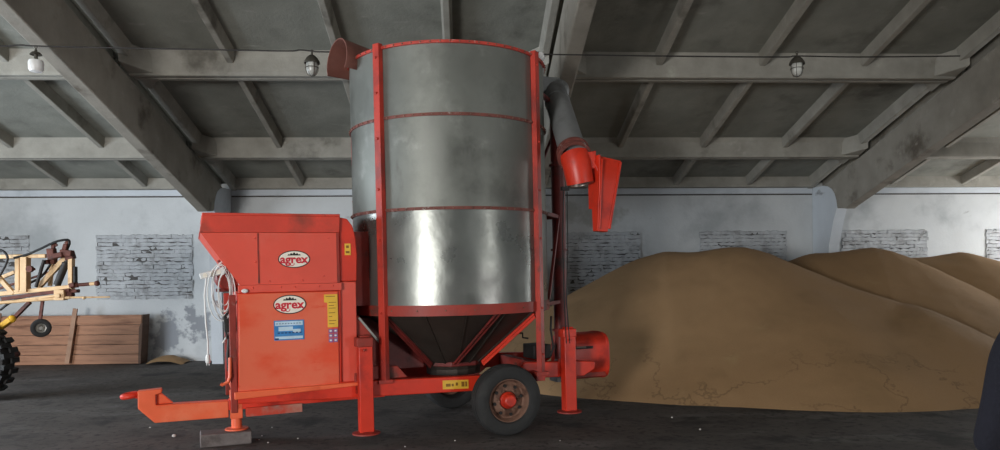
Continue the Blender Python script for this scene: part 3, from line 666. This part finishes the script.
b = MB(); b.lathe([(0, .012), (.02, .02), (.07, .022), (.08, .016), (.08, 0)], (-.185, -.05, -.74), (0, 0, -1), 14); b.tube([(-.195, -.05, -.81), (-.195, -.05, -.84)], .004, 6); b.tube([(-.175, -.05, -.81), (-.175, -.05, -.84)], .004, 6); obj('plug', b, M['white'], ec)

# ------------------------------------------------------------------ heaps of grain
def smax(vals, k=.10):
    m = max(vals); return m + k * math.log(sum(math.exp((v - m) / k) for v in vals))
def heap_z(x, y, ridges, seed, slope, tip):
    v = []
    for ax, ay, az, bx, by, bz in ridges:
        dx, dy = bx - ax, by - ay; q = dx * dx + dy * dy
        t = max(0, min(1, ((x - ax) * dx + (y - ay) * dy) / q)) if q else 0
        d = math.hypot(x - ax - dx * t, y - ay - dy * t)
        v.append(az + (bz - az) * t - slope * (math.sqrt(d * d + tip * tip) - tip))
    P = Vector((x, y, seed))
    return smax(v) + .05 * noise.noise(P * .6) + .018 * noise.noise(P * 1.9) + .007 * noise.noise(P * 6) + .005 * noise.noise(P * 17)
HEAPS = []
def heap(name, x0, x1, y0, y1, ridges, label, seed, res=.055, slope=.64, tip=.55):
    """ridges: segments (x0, y0, z0, x1, y1, z1) from which the grain runs off at its slope; a later heap stops where it meets an earlier one"""
    nx, ny = int((x1 - x0) / res), int((y1 - y0) / res)
    b = MB(); bm = b.bm; G = {}
    for i in range(nx + 1):
        for j in range(ny + 1):
            x, y = x0 + i * res, y0 + j * res
            z = heap_z(x, y, ridges, seed, slope, tip)
            if z > -.25 and all(z > heap_z(x, y, *h) - .09 for h in HEAPS): G[i, j] = bm.verts.new((x, y, max(z, -.06)))
    HEAPS.append((ridges, seed, slope, tip))
    for i in range(nx):
        for j in range(ny):
            q = [(i, j), (i + 1, j), (i + 1, j + 1), (i, j + 1)]
            if all(k in G for k in q) and any(G[k].co.z > -.05 for k in q): b.face([G[k] for k in q])
    o = obj(name, b, M['grain'], None, smooth=180, recalc=False)
    tag(o, label, 'grain heap', kind='stuff'); return o
heap('grain_heap', -1.2, 9.9, 7.4, 14.4, [(3.5, 12.6, 1.99, 4.8, 12.1, 1.99), (4.8, 12.1, 1.99, 6.6, 10.7, 1.15), (3.5, 12.6, 1.99, 1.3, 13.1, .88), (4.4, 12.0, 1.95, 5.1, 10.6, 1.22)], 'largest brown grain heap, right behind the red dryer', 3.1)
heap('grain_heap', 4.8, 13.4, 8.2, 14.5, [(6.5, 13.1, 1.98, 7.5, 13.0, 2.02), (7.5, 13.0, 2.02, 9.6, 12.2, 1.0)], 'second grain heap, partly hidden behind the right slope of the largest heap', 11.7)
heap('grain_heap', 7.2, 13.45, 9.5, 14.5, [(8.6, 13.7, 1.9, 9.6, 13.6, 1.95), (9.6, 13.6, 1.95, 12.4, 13.0, 1.0)], 'farthest grain heap, at the right edge against the white wall', 23.3)
heap('grain_heap', -6.1, -5.4, 14.2, 14.78, [(-5.82, 14.5, .15, -5.78, 14.5, .15)], 'small low grain heap on the floor beside the end of the board partition', 5.5, .03, .5, .15)

# ------------------------------------------------------------------ board partition against the rear wall
pt = empty('board_partition', (-8.42, 14.42, 0)); tag(pt, 'brown wooden board partition standing along the left rear wall', 'partition')
for i in range(5):
    z0 = .01 + i * .19; xr = 2.15 + (.03 if i == 4 else -.02 * (4 - i) * .6)
    b = MB(); b.box(-3.6, xr, -.02 - (.03 if i == 4 else 0), .02, z0, z0 + .183); obj('board', b, M['wood'], pt, bevel=.006)
b = MB(); b.ext([(2.16, .01), (2.11, .01), (2.13, .7), (2.16, .77), (2.19, .96), (2.215, .96), (2.20, .74)], 'y', -.06, .24); obj('end_board', b, M['wooddark'], pt, bevel=.004)
b = MB(); b.box(-3.6, 2.19, -.075, -.05, .80, .93); obj('top_rail', b, M['wood'], pt, bevel=.005)
b = MB(); b.bar((.80, -.10, .04), (.965, -.10, 1.09), .085, .03, (0, 1, 0)); obj('batten', b, M['batten'], pt, bevel=.004)
b = MB(); b.bar((-.62, -.09, .02), (-.45, -.09, 1.02), .075, .03, (0, 1, 0)); obj('batten', b, M['batten'], pt, bevel=.004)

# ------------------------------------------------------------------ tan folded field sprayer at the left
SY = 10.7
sp = empty('field_sprayer', (-6.6, SY, 0)); tag(sp, 'tan field sprayer with folded boom frame and small hanging wheel, at the left edge', 'farm sprayer')
SI = Matrix.Translation((6.6, -SY, 0))
def S(x, y, d=0.0): return SI @ at(x, y, SY + d)
def sp_bars(name, lst, m):
    b = MB()
    for p, q, w, h in lst: b.bar(p, q, w, h)
    return obj(name, b, m, sp, bevel=.006)
for d in (0, .42):
    sp_bars('boom_beam', [(S(-22, 257, d), S(46, 256, d), .05, .055)], M['tan'])
    sp_bars('boom_beam', [(S(-22, 296, d), S(70, 287, d), .05, .06)], M['tan'])
    sp_bars('boom_post', [(S(71.5, 255, d), S(71.5, 293, d), .06, .09)], M['tan'])
    sp_bars('boom_post', [(S(18, 258, d), S(18, 292, d), .06, .06)], M['tan'])
sp_bars('boom_post', [(S(25.5, 257), S(25.5, 292), .09, .12)], M['tan'])
sp_bars('boom_brace', [(S(66, 257, .1), S(38, 288, .1), .06, .07)], M['tan'])
sp_bars('boom_brace', [(S(-3, 275), S(14, 294), .06, .06)], M['tan'])
sp_bars('boom_brace', [(S(3, 277, .2), S(15, 272, .2), .05, .05)], M['tan'])
sp_bars('boom_brace', [(S(52, 263, .25), S(50, 286, .25), .05, .05)], M['tan'])
for x, y in ((71, 257), (18, 258), (71, 290), (18, 292)): sp_bars('cross_tie', [(S(x, y), S(x, y, .42), .05, .05)], M['tan'])
sp_bars('boom_arm', [(S(2, 299, -.1), S(70, 290, -.1), .05, .05)], M['rust'])
sp_bars('boom_arm', [(S(-5, 304, -.14), S(60, 295, -.14), .06, .035)], M['tan'])
sp_bars('boom_arm', [(S(-5, 290, .3), S(50, 272, .3), .03, .03)], M['rust'])
b = MB(); b.tube([S(66, 263, .05), S(57, 285, .05)], .05, 14); b.tube([S(57, 285, .05), S(55, 291, .05)], .022, 10); b.tube([S(68, 258, .05), S(66, 263, .05)], .025, 10); obj('hydraulic_ram', b, M['dark'], sp)
b = MB(); b.tube([S(44, 260, -.02), S(36, 287, -.02)], .024, 10); obj('hydraulic_ram', b, M['dark'], sp)
b = MB()
for (x, y, w, h, d) in ((52, 254, .10, .16, -.03), (58, 255.5, .16, .07, -.06), (67, 253, .16, .09, -.04), (70, 256, .12, .10, 0), (54, 260, .06, .12, .1), (47, 262, .07, .06, .05), (69, 294, .12, .09, -.05), (75, 291, .10, .05, -.05), (73, 285, .08, .06, -.06)):
    p = S(x, y, d); b.box(p.x - w / 2, p.x + w / 2, p.y - .05, p.y + .05, p.z - h / 2, p.z + h / 2, Matrix.Translation(p) @ Matrix.Rotation(rnd.uniform(-.3, .3), 4, 'Y') @ Matrix.Translation(-p))
obj('hinge_bracket', b, M['rust'], sp, bevel=.01)
b = MB(); b.bar(S(54, 242, -.05), S(52, 256, -.05), .04, .05); b.bar(S(54, 242.5, -.05), S(57, 246, -.05), .03, .04); obj('hinge_prong', b, M['rust'], sp, bevel=.008)
b = MB(); b.bar(S(66, 244, -.05), S(63, 255, -.05), .05, .06); b.bar(S(66, 244, -.05), S(68, 241, -.05), .04, .05)
obj('hinge_prong', b, M['rust'], sp, bevel=.01)
b = MB(); p = S(30, 269, -.08); b.lathe([(-.03, 0), (-.03, .045), (.03, .045), (.06, .02), (.1, .02)], p, (0, 1, 0), 16); obj('cap', b, M['rust'], sp)
b = MB(); b.box(-.012, .012, -.04, .04, -.15, .15, Matrix.Translation(S(75.5, 277))); obj('stop_plate', b, M['dark'], sp, bevel=.004)
b = MB(); b.tube([S(71, 286, -.05), S(78, 285, -.05)], .035, 12); b.tube([S(78, 285, -.05), S(90, 284, -.05)], .026, 12); b.mi = 1; b.tube([S(90, 284, -.05), S(95, 283.6, -.05)], .026, 12); b.mi = 0; b.ball(S(97, 283.4, -.05), .04, 12); obj('nozzle_pipe', b, [M['rust'], M['tan']], sp)
b = MB(); b.tube([S(-5, 303, -.2), S(70, 297.5, -.12)], .022, 10); b.tube([S(70, 297.5, -.12), S(110, 297, -.1)], [.016, .009], 8); b.ball(S(84, 297.8, -.12), .025, 8); obj('nozzle_pipe', b, M['tan'], sp)
b = MB(); p = S(61, 295, -.1); b.box(-.07, .07, -.06, .06, -.075, .075, Matrix.Translation(p)); b.box(-.03, .03, -.09, -.06, -.04, .02, Matrix.Translation(p)); obj('valve_box', b, M['tan'], sp, bevel=.01)
def curve(pts, n=6):
    out = []; P = [Vector(p) for p in pts]; P = [P[0]] + P + [P[-1]]
    for i in range(1, len(P) - 2):
        for k in range(n):
            t = k / n; a, b_, c, d = P[i - 1], P[i], P[i + 1], P[i + 2]
            out.append(.5 * ((2 * b_) + (c - a) * t + (2 * a - 5 * b_ + 4 * c - d) * t * t + (3 * b_ - a - 3 * c + d) * t ** 3))
    out.append(P[-2]); return out
for pts in ([S(14, 258, -.05), S(27, 254.5, -.05), S(40, 249, -.08), S(55, 242, -.1), S(67, 239.8, -.08), S(69.5, 243, -.05), S(67, 250, 0)], [S(-6, 249, -.1), S(3, 251, -.12), S(7.5, 257, -.12), S(6, 264, -.1), S(0, 275, -.08), S(-6, 282, -.05)], [S(30, 283, .1), S(42, 276, .1), S(52, 262, .08)], [S(0, 310, -.15), S(16, 300, -.15), S(40, 300, -.15), S(58, 296, -.12)]):
    b = MB(); b.tube(curve(pts), .017, 8); obj('hydraulic_hose', b, M['black'], sp)
b = MB(); b.bar(S(43, 298, -.1), S(40, 321, -.1), .04, .03); b.tube([S(40, 321, -.1), S(41, 328, -.1)], .02, 8); obj('wheel_arm', b, M['rust'], sp)
wh = empty('guide_wheel'); wh.parent = sp; wh.location = S(41, 328, -.1); wh.rotation_euler = (0, 0, R_(28))
b = MB(); b.lathe(tyre_prof(.128, .065, .09), (0, 0, 0), (0, 1, 0), 36, close=True); obj('tyre', b, M['rubber'], wh, smooth=30)
b = MB(); b.lathe([(-.035, .072), (-.03, .055), (-.015, .04), (-.03, .03), (-.045, .025), (-.045, 0)], (0, 0, 0), (0, 1, 0), 24); obj('rim', b, M['steel'], wh)
b = MB(); b.bar(S(30, 302, -.15), S(11, 321, -.15), .06, .05); obj('drop_arm', b, M['rust'], sp, bevel=.006)
b = MB(); b.bar(S(12, 319, -.18), S(-12, 336, -.18), .11, .07); b.ball(S(12, 319, -.18), .055, 10); k = obj('lower_arm', b, M['ochre'], sp, bevel=.008); k['label'] = 'yellow lower arm'
gw = empty('ground_wheel'); gw.parent = sp; gw.location = (-6.714 + 6.6, -.45, .53)
b = MB(); b.lathe([(-.13, .28), (-.16, .34), (-.165, .42), (-.14, .485), (-.08, .50), (.08, .50), (.14, .485), (.165, .42), (.16, .34), (.13, .28)], (0, 0, 0), (0, 1, 0), 56, close=True)
for k in range(22):                                              # chevron lugs
    for s in (-1, 1):
        a = (k + (.5 if s > 0 else 0)) * 2 * math.pi / 22; q = Matrix.Rotation(-a, 4, 'Y')
        b.box(-.035, .035, 0, .17, .485, .53, q @ Matrix.Rotation(0, 4, 'Z') @ Matrix.Translation((0, -.17 if s < 0 else 0, 0)) @ Matrix.Shear('XZ', 4, (0, 0)))
obj('tyre', b, M['rubber'], gw, smooth=30)
b = MB(); b.lathe([(-.12, .29), (-.10, .26), (-.04, .24), (-.05, .12), (-.09, .08), (-.09, 0)], (0, 0, 0), (0, 1, 0), 36); b.lathe([(.12, .29), (.10, .26), (.0, .24)], (0, 0, 0), (0, 1, 0), 36); obj('rim', b, M['ochre'], gw)
b = MB(); b.tube([(-.114, -.3, .53), (-.114, .55, .53)], .05, 14); b.bar((-.3, .2, .5), (-.3, .2, 1.33), .1, .08); b.bar((-.3, .2, .53), (-.114, .2, .53), .08, .08); obj('stub_axle', b, M['rust'], sp)

# ------------------------------------------------------------------ lamps and their cable
def lamp(px, py, label, led=False):
    p = at(px, py, 8.3); o = empty('hanging_lamp', p); o.scale = (.82, .82, .82); tag(o, label, 'lamp', None)
    if led:
        b = MB(); b.lathe([(.17, .015), (.14, .02), (.13, .05), (.10, .075), (.095, .075), (.11, .02)], (0, 0, 0), (0, 0, 1), 20); b.tube([(0, 0, .1), (0, 0, .02)], .025, 12); obj('lamp_cap', b, M['capgrey'], o)
        b = MB(); b.lathe([(.03, .04), (.02, .085), (-.01, .095), (-.10, .092), (-.13, .075), (-.14, 0)], (0, 0, 0), (0, 0, 1), 24); obj('bulb', b, M['white'], o)
    else:
        b = MB(); b.lathe([(.20, .012), (.15, .016), (.145, .04), (.11, .075), (.06, .105), (.035, .108), (.035, .10), (.06, .09), (.1, .05)], (0, 0, 0), (0, 0, 1), 24); obj('lamp_cap', b, M['capgrey'], o)
        b = MB(); b.lathe([(.05, .07), (.03, .075), (-.06, .075), (-.10, .06), (-.125, .03), (-.13, 0)], (0, 0, 0), (0, 0, 1), 24); obj('glass_jar', b, M['glass'], o)
        b = MB()
        for k in range(6):
            a = k * math.pi / 3; b.tube([(.085 * math.cos(a), .085 * math.sin(a), .04), (.083 * math.cos(a), .083 * math.sin(a), -.07), (.06 * math.cos(a), .06 * math.sin(a), -.12), (0, 0, -.145)], .004, 6)
        b.lathe([(-.02, .084), (-.02, .09), (-.028, .09), (-.028, .084)], (0, 0, 0), (0, 0, 1), 24); obj('wire_guard', b, M['capgrey'], o)
    b = MB(); b.tube([(0, 0, .15), (0, 0, .19)], .010, 8); b.tube([(.018 * math.cos(t), 0, .205 + .018 * math.sin(t)) for t in [k * math.pi / 6 for k in range(-3, 9)]], .005, 6); obj('hook', b, M['capgrey'], o)
lamp(36, 62, 'lamp with white bulb hanging at the left, before the sloping concrete frame', True)
lamp(312, 66, 'glass jar lamp with steel cap hanging left of the bin top')
lamp(797, 67, 'dark capped jar lamp hanging at the right, above the grain heaps')
b = MB(); b.tube(curve([at(-60, 44, 8.3), at(0, 46, 8.3), at(20, 45, 8.3), at(36, 46, 8.3), at(100, 47.5, 8.3), at(230, 50, 8.3), at(288, 51, 8.3), at(300, 50, 8.3), at(312, 51, 8.3), at(330, 52, 8.3), at(450, 53, 8.3), at(660, 56, 8.3), at(780, 57, 8.3), at(797, 56, 8.3), at(860, 57, 8.3), at(960, 56, 8.3)], 5), .008, 6)
o = obj('power_cable', b, M['dark'], None); tag(o, 'thin dark cable strung along the ceiling beam past the lamps', 'cable')

# ------------------------------------------------------------------ a few pale crumbs on the floor
PB = [(174, 437), (262, 436), (268, 443), (259, 440), (298, 439), (272, 428), (700, 430), (672, 418), (560, 441), (455, 441), (405, 447), (150, 428)]
def on_floor(x, y):
    dx, dy = x - 500, y - 278; c, s = math.cos(ROLL), math.sin(ROLL)
    d = Matrix.Rotation(YAW, 3, 'Z') @ Vector(((dx * c - dy * s) / F, 1, -(dx * s + dy * c) / F)); return EYE + d * (EYE.z / -d.z)
b = MB(); bmesh.ops.create_icosphere(b.bm, subdivisions=2, radius=1)
for v in b.bm.verts: v.co *= 1 + .25 * noise.noise(v.co * 1.7)
pb0 = obj('pebble', b, M['pebble'], None)
for i, (x, y) in enumerate(PB):
    o = pb0 if i == 0 else pb0.copy()
    if i: COL.objects.link(o)
    p = on_floor(x, y); s = .022 if i == 0 else rnd.uniform(.007, .012)
    o.scale = (s, s * .9, s * .7); o.location = (p.x, p.y, s * .6); o.rotation_euler = (0, 0, rnd.uniform(0, 6))
    tag(o, 'small white pebble on the dark floor, left of the grey block' if i == 0 else 'tiny pale crumb on the dark floor around the dryer', 'pebble', 'pale crumbs on the floor')

# ------------------------------------------------------------------ person at the right edge, mostly out of the frame
def skin(name, nodes, edges, m, parent=None, sub=2, rootn=0):
    me = bpy.data.meshes.new(name); keys = list(nodes)
    me.from_pydata([nodes[k][0] for k in keys], [(keys.index(a), keys.index(c)) for a, c in edges], []); me.update()
    o = bpy.data.objects.new(name, me); COL.objects.link(o); me.materials.append(m)
    md = o.modifiers.new('skin', 'SKIN'); md.use_smooth_shade = True; md.branch_smoothing = .6
    if not me.skin_vertices: me.attributes.new('skin', 'FLOAT', 'POINT')
    for i, k in enumerate(keys):
        r = nodes[k][1]; me.skin_vertices[0].data[i].radius = r if isinstance(r, tuple) else (r, r)
        me.skin_vertices[0].data[i].use_root = (i == rootn)
    ss = o.modifiers.new('sub', 'SUBSURF'); ss.levels = sub; ss.render_levels = sub
    dg = bpy.context.evaluated_depsgraph_get()
    me2 = bpy.data.meshes.new_from_object(o.evaluated_get(dg)); o.modifiers.clear(); o.data = me2
    if not me2.materials: me2.materials.append(m)
    for p in me2.polygons: p.use_smooth = True
    if parent: o.parent = parent
    return o
def person(loc, rot):
    n = {'pelvis': ((0, 0, .93), (.15, .11)), 'belly': ((0, .01, 1.06), (.14, .10)), 'chest': ((0, 0, 1.24), (.16, .11)), 'collar': ((0, 0, 1.40), (.09, .08)),
         'neck': ((0, -.01, 1.47), .055), 'jaw': ((0, -.03, 1.54), (.06, .075)), 'skull': ((0, -.015, 1.62), (.075, .09)), 'crown': ((0, 0, 1.69), (.06, .07))}
    e = [('pelvis', 'belly'), ('belly', 'chest'), ('chest', 'collar'), ('collar', 'neck'), ('neck', 'jaw'), ('jaw', 'skull'), ('skull', 'crown')]
    for s, t in ((-1, 'l'), (1, 'r')):
        n.update({t + 'sh': ((s * .19, 0, 1.385), .055), t + 'el': ((s * .285, .02, 1.10), .04), t + 'wr': ((s * .295, -.05, .86), .027), t + 'palm': ((s * .297, -.07, .79), (.022, .036)),
                  t + 'hip': ((s * .10, 0, .87), .085), t + 'kn': ((s * .11, -.01, .49), .055), t + 'an': ((s * .12, .02, .09), .036), t + 'toe': ((s * .13, -.15, .04), .032)})
        e += [('chest', t + 'sh'), (t + 'sh', t + 'el'), (t + 'el', t + 'wr'), (t + 'wr', t + 'palm'), ('pelvis', t + 'hip'), (t + 'hip', t + 'kn'), (t + 'kn', t + 'an'), (t + 'an', t + 'toe')]
        for f, (dy, ln) in enumerate(((-.036, .070), (-.012, .080), (.012, .074), (.034, .058))):
            a, c, d = (s * .297, -.07 + dy * .8, .755), (s * .296, -.075 + dy, .755 - ln * .55), (s * .288, -.085 + dy, .755 - ln)
            n.update({t + 'f%da' % f: (a, .010), t + 'f%db' % f: (c, .009), t + 'f%dc' % f: (d, .007)})
            e += [(t + 'palm', t + 'f%da' % f), (t + 'f%da' % f, t + 'f%db' % f), (t + 'f%db' % f, t + 'f%dc' % f)]
        n.update({t + 'ta': ((s * .285, -.115, .80), .011), t + 'tb': ((s * .278, -.135, .765), .009)}); e += [(t + 'palm', t + 'ta'), (t + 'ta', t + 'tb')]
    body = skin('person', n, e, M['skin']); body.location = loc; body.rotation_euler = (0, 0, rot)
    # face: nose, eye balls, ears are modelled as small children
    b = MB(); b.loops([[(-.012, -.115, 1.60), (.012, -.115, 1.60), (0, -.12, 1.605)], [(-.018, -.112, 1.57), (.018, -.112, 1.57), (0, -.142, 1.572)]]); obj('nose', b, M['skin'], body)
    for s in (-1, 1):
        b = MB(); b.ball((s * .030, -.094, 1.606), .011, 10); b.mi = 1; b.ball((s * .030, -.1005, 1.606), .0058, 8); obj('eye', b, [M['white'], M['blackink']], body)
        b = MB(); b.ball((s * .083, .0, 1.60), .028, 10, (.4, .8, 1.1)); obj('ear', b, M['skin'], body)
    b = MB(); b.box(-.024, .024, -.113, -.104, 1.535, 1.543); obj('mouth', b, M['redworn'], body, bevel=.003)
    b = MB(); b.ball((0, .015, 1.665), .105, 20, (.88, 1.0, .85))
    for v in list(b.bm.verts):
        if v.co.z < 1.60 or (v.co.y < -.06 and v.co.z < 1.67): b.bm.verts.remove(v)
    obj('hair', b, M['hair'], body, smooth=180)
    jn = {'hem': ((0, 0, .66), (.235, .19)), 'hip': ((0, 0, .84), (.225, .18)), 'waist': ((0, .01, 1.05), (.18, .135)), 'chest': ((0, 0, 1.25), (.20, .14)), 'yoke': ((0, 0, 1.40), (.12, .10)), 'collar': ((0, 0, 1.475), (.075, .075))}
    je = [('hem', 'hip'), ('hip', 'waist'), ('waist', 'chest'), ('chest', 'yoke'), ('yoke', 'collar')]
    for s, t in ((-1, 'l'), (1, 'r')):
        jn.update({t + 'sh': ((s * .19, 0, 1.375), .085), t + 'ua': ((s * .255, .01, 1.22), .078), t + 'el': ((s * .295, .02, 1.08), .07), t + 'cuff': ((s * .312, -.045, .85), .062)})
        je += [('chest', t + 'sh'), (t + 'sh', t + 'ua'), (t + 'ua', t + 'el'), (t + 'el', t + 'cuff')]
    j = skin('jacket', jn, je, M['navy'], body)
    tn = {'seat': ((0, 0, .90), (.12, .095))}; te = []
    for s, t in ((-1, 'l'), (1, 'r')):
        tn.update({t + 'hip': ((s * .095, 0, .80), .088), t + 'kn': ((s * .11, -.01, .49), .075), t + 'an': ((s * .12, .015, .11), .065)}); te += [('seat', t + 'hip'), (t + 'hip', t + 'kn'), (t + 'kn', t + 'an')]
    skin('trousers', tn, te, M['trouser'], body)
    for s in (-1, 1):
        b = MB(); b.loops([[(s * .125 + x * k, y * q - .045, z) for x, y in ((-.045, .12), (.045, .12), (.052, -.02), (.045, -.13), (0, -.165), (-.045, -.13), (-.052, -.02))] for z, k, q in ((0, 1, 1), (.03, 1.05, 1.03), (.06, .9, .96), (.09, .75, .8))]); obj('shoe', b, M['shoe'], body, smooth=60, bevel=.008)
    return body
ps = person((2.45, 2.85, 0), R_(180))
tag(ps, 'person in a dark navy jacket at the right edge, arm hanging, mostly outside the frame', 'person')

# ------------------------------------------------------------------ colour management
vs = SC.view_settings; vs.view_transform = 'Standard'; vs.look = 'None'; vs.gamma = 1.0; vs.use_curve_mapping = False; vs.exposure = 0.0
SC.cycles.use_denoising = True
SC.cycles.max_bounces = 8
SC.cycles.diffuse_bounces = 5
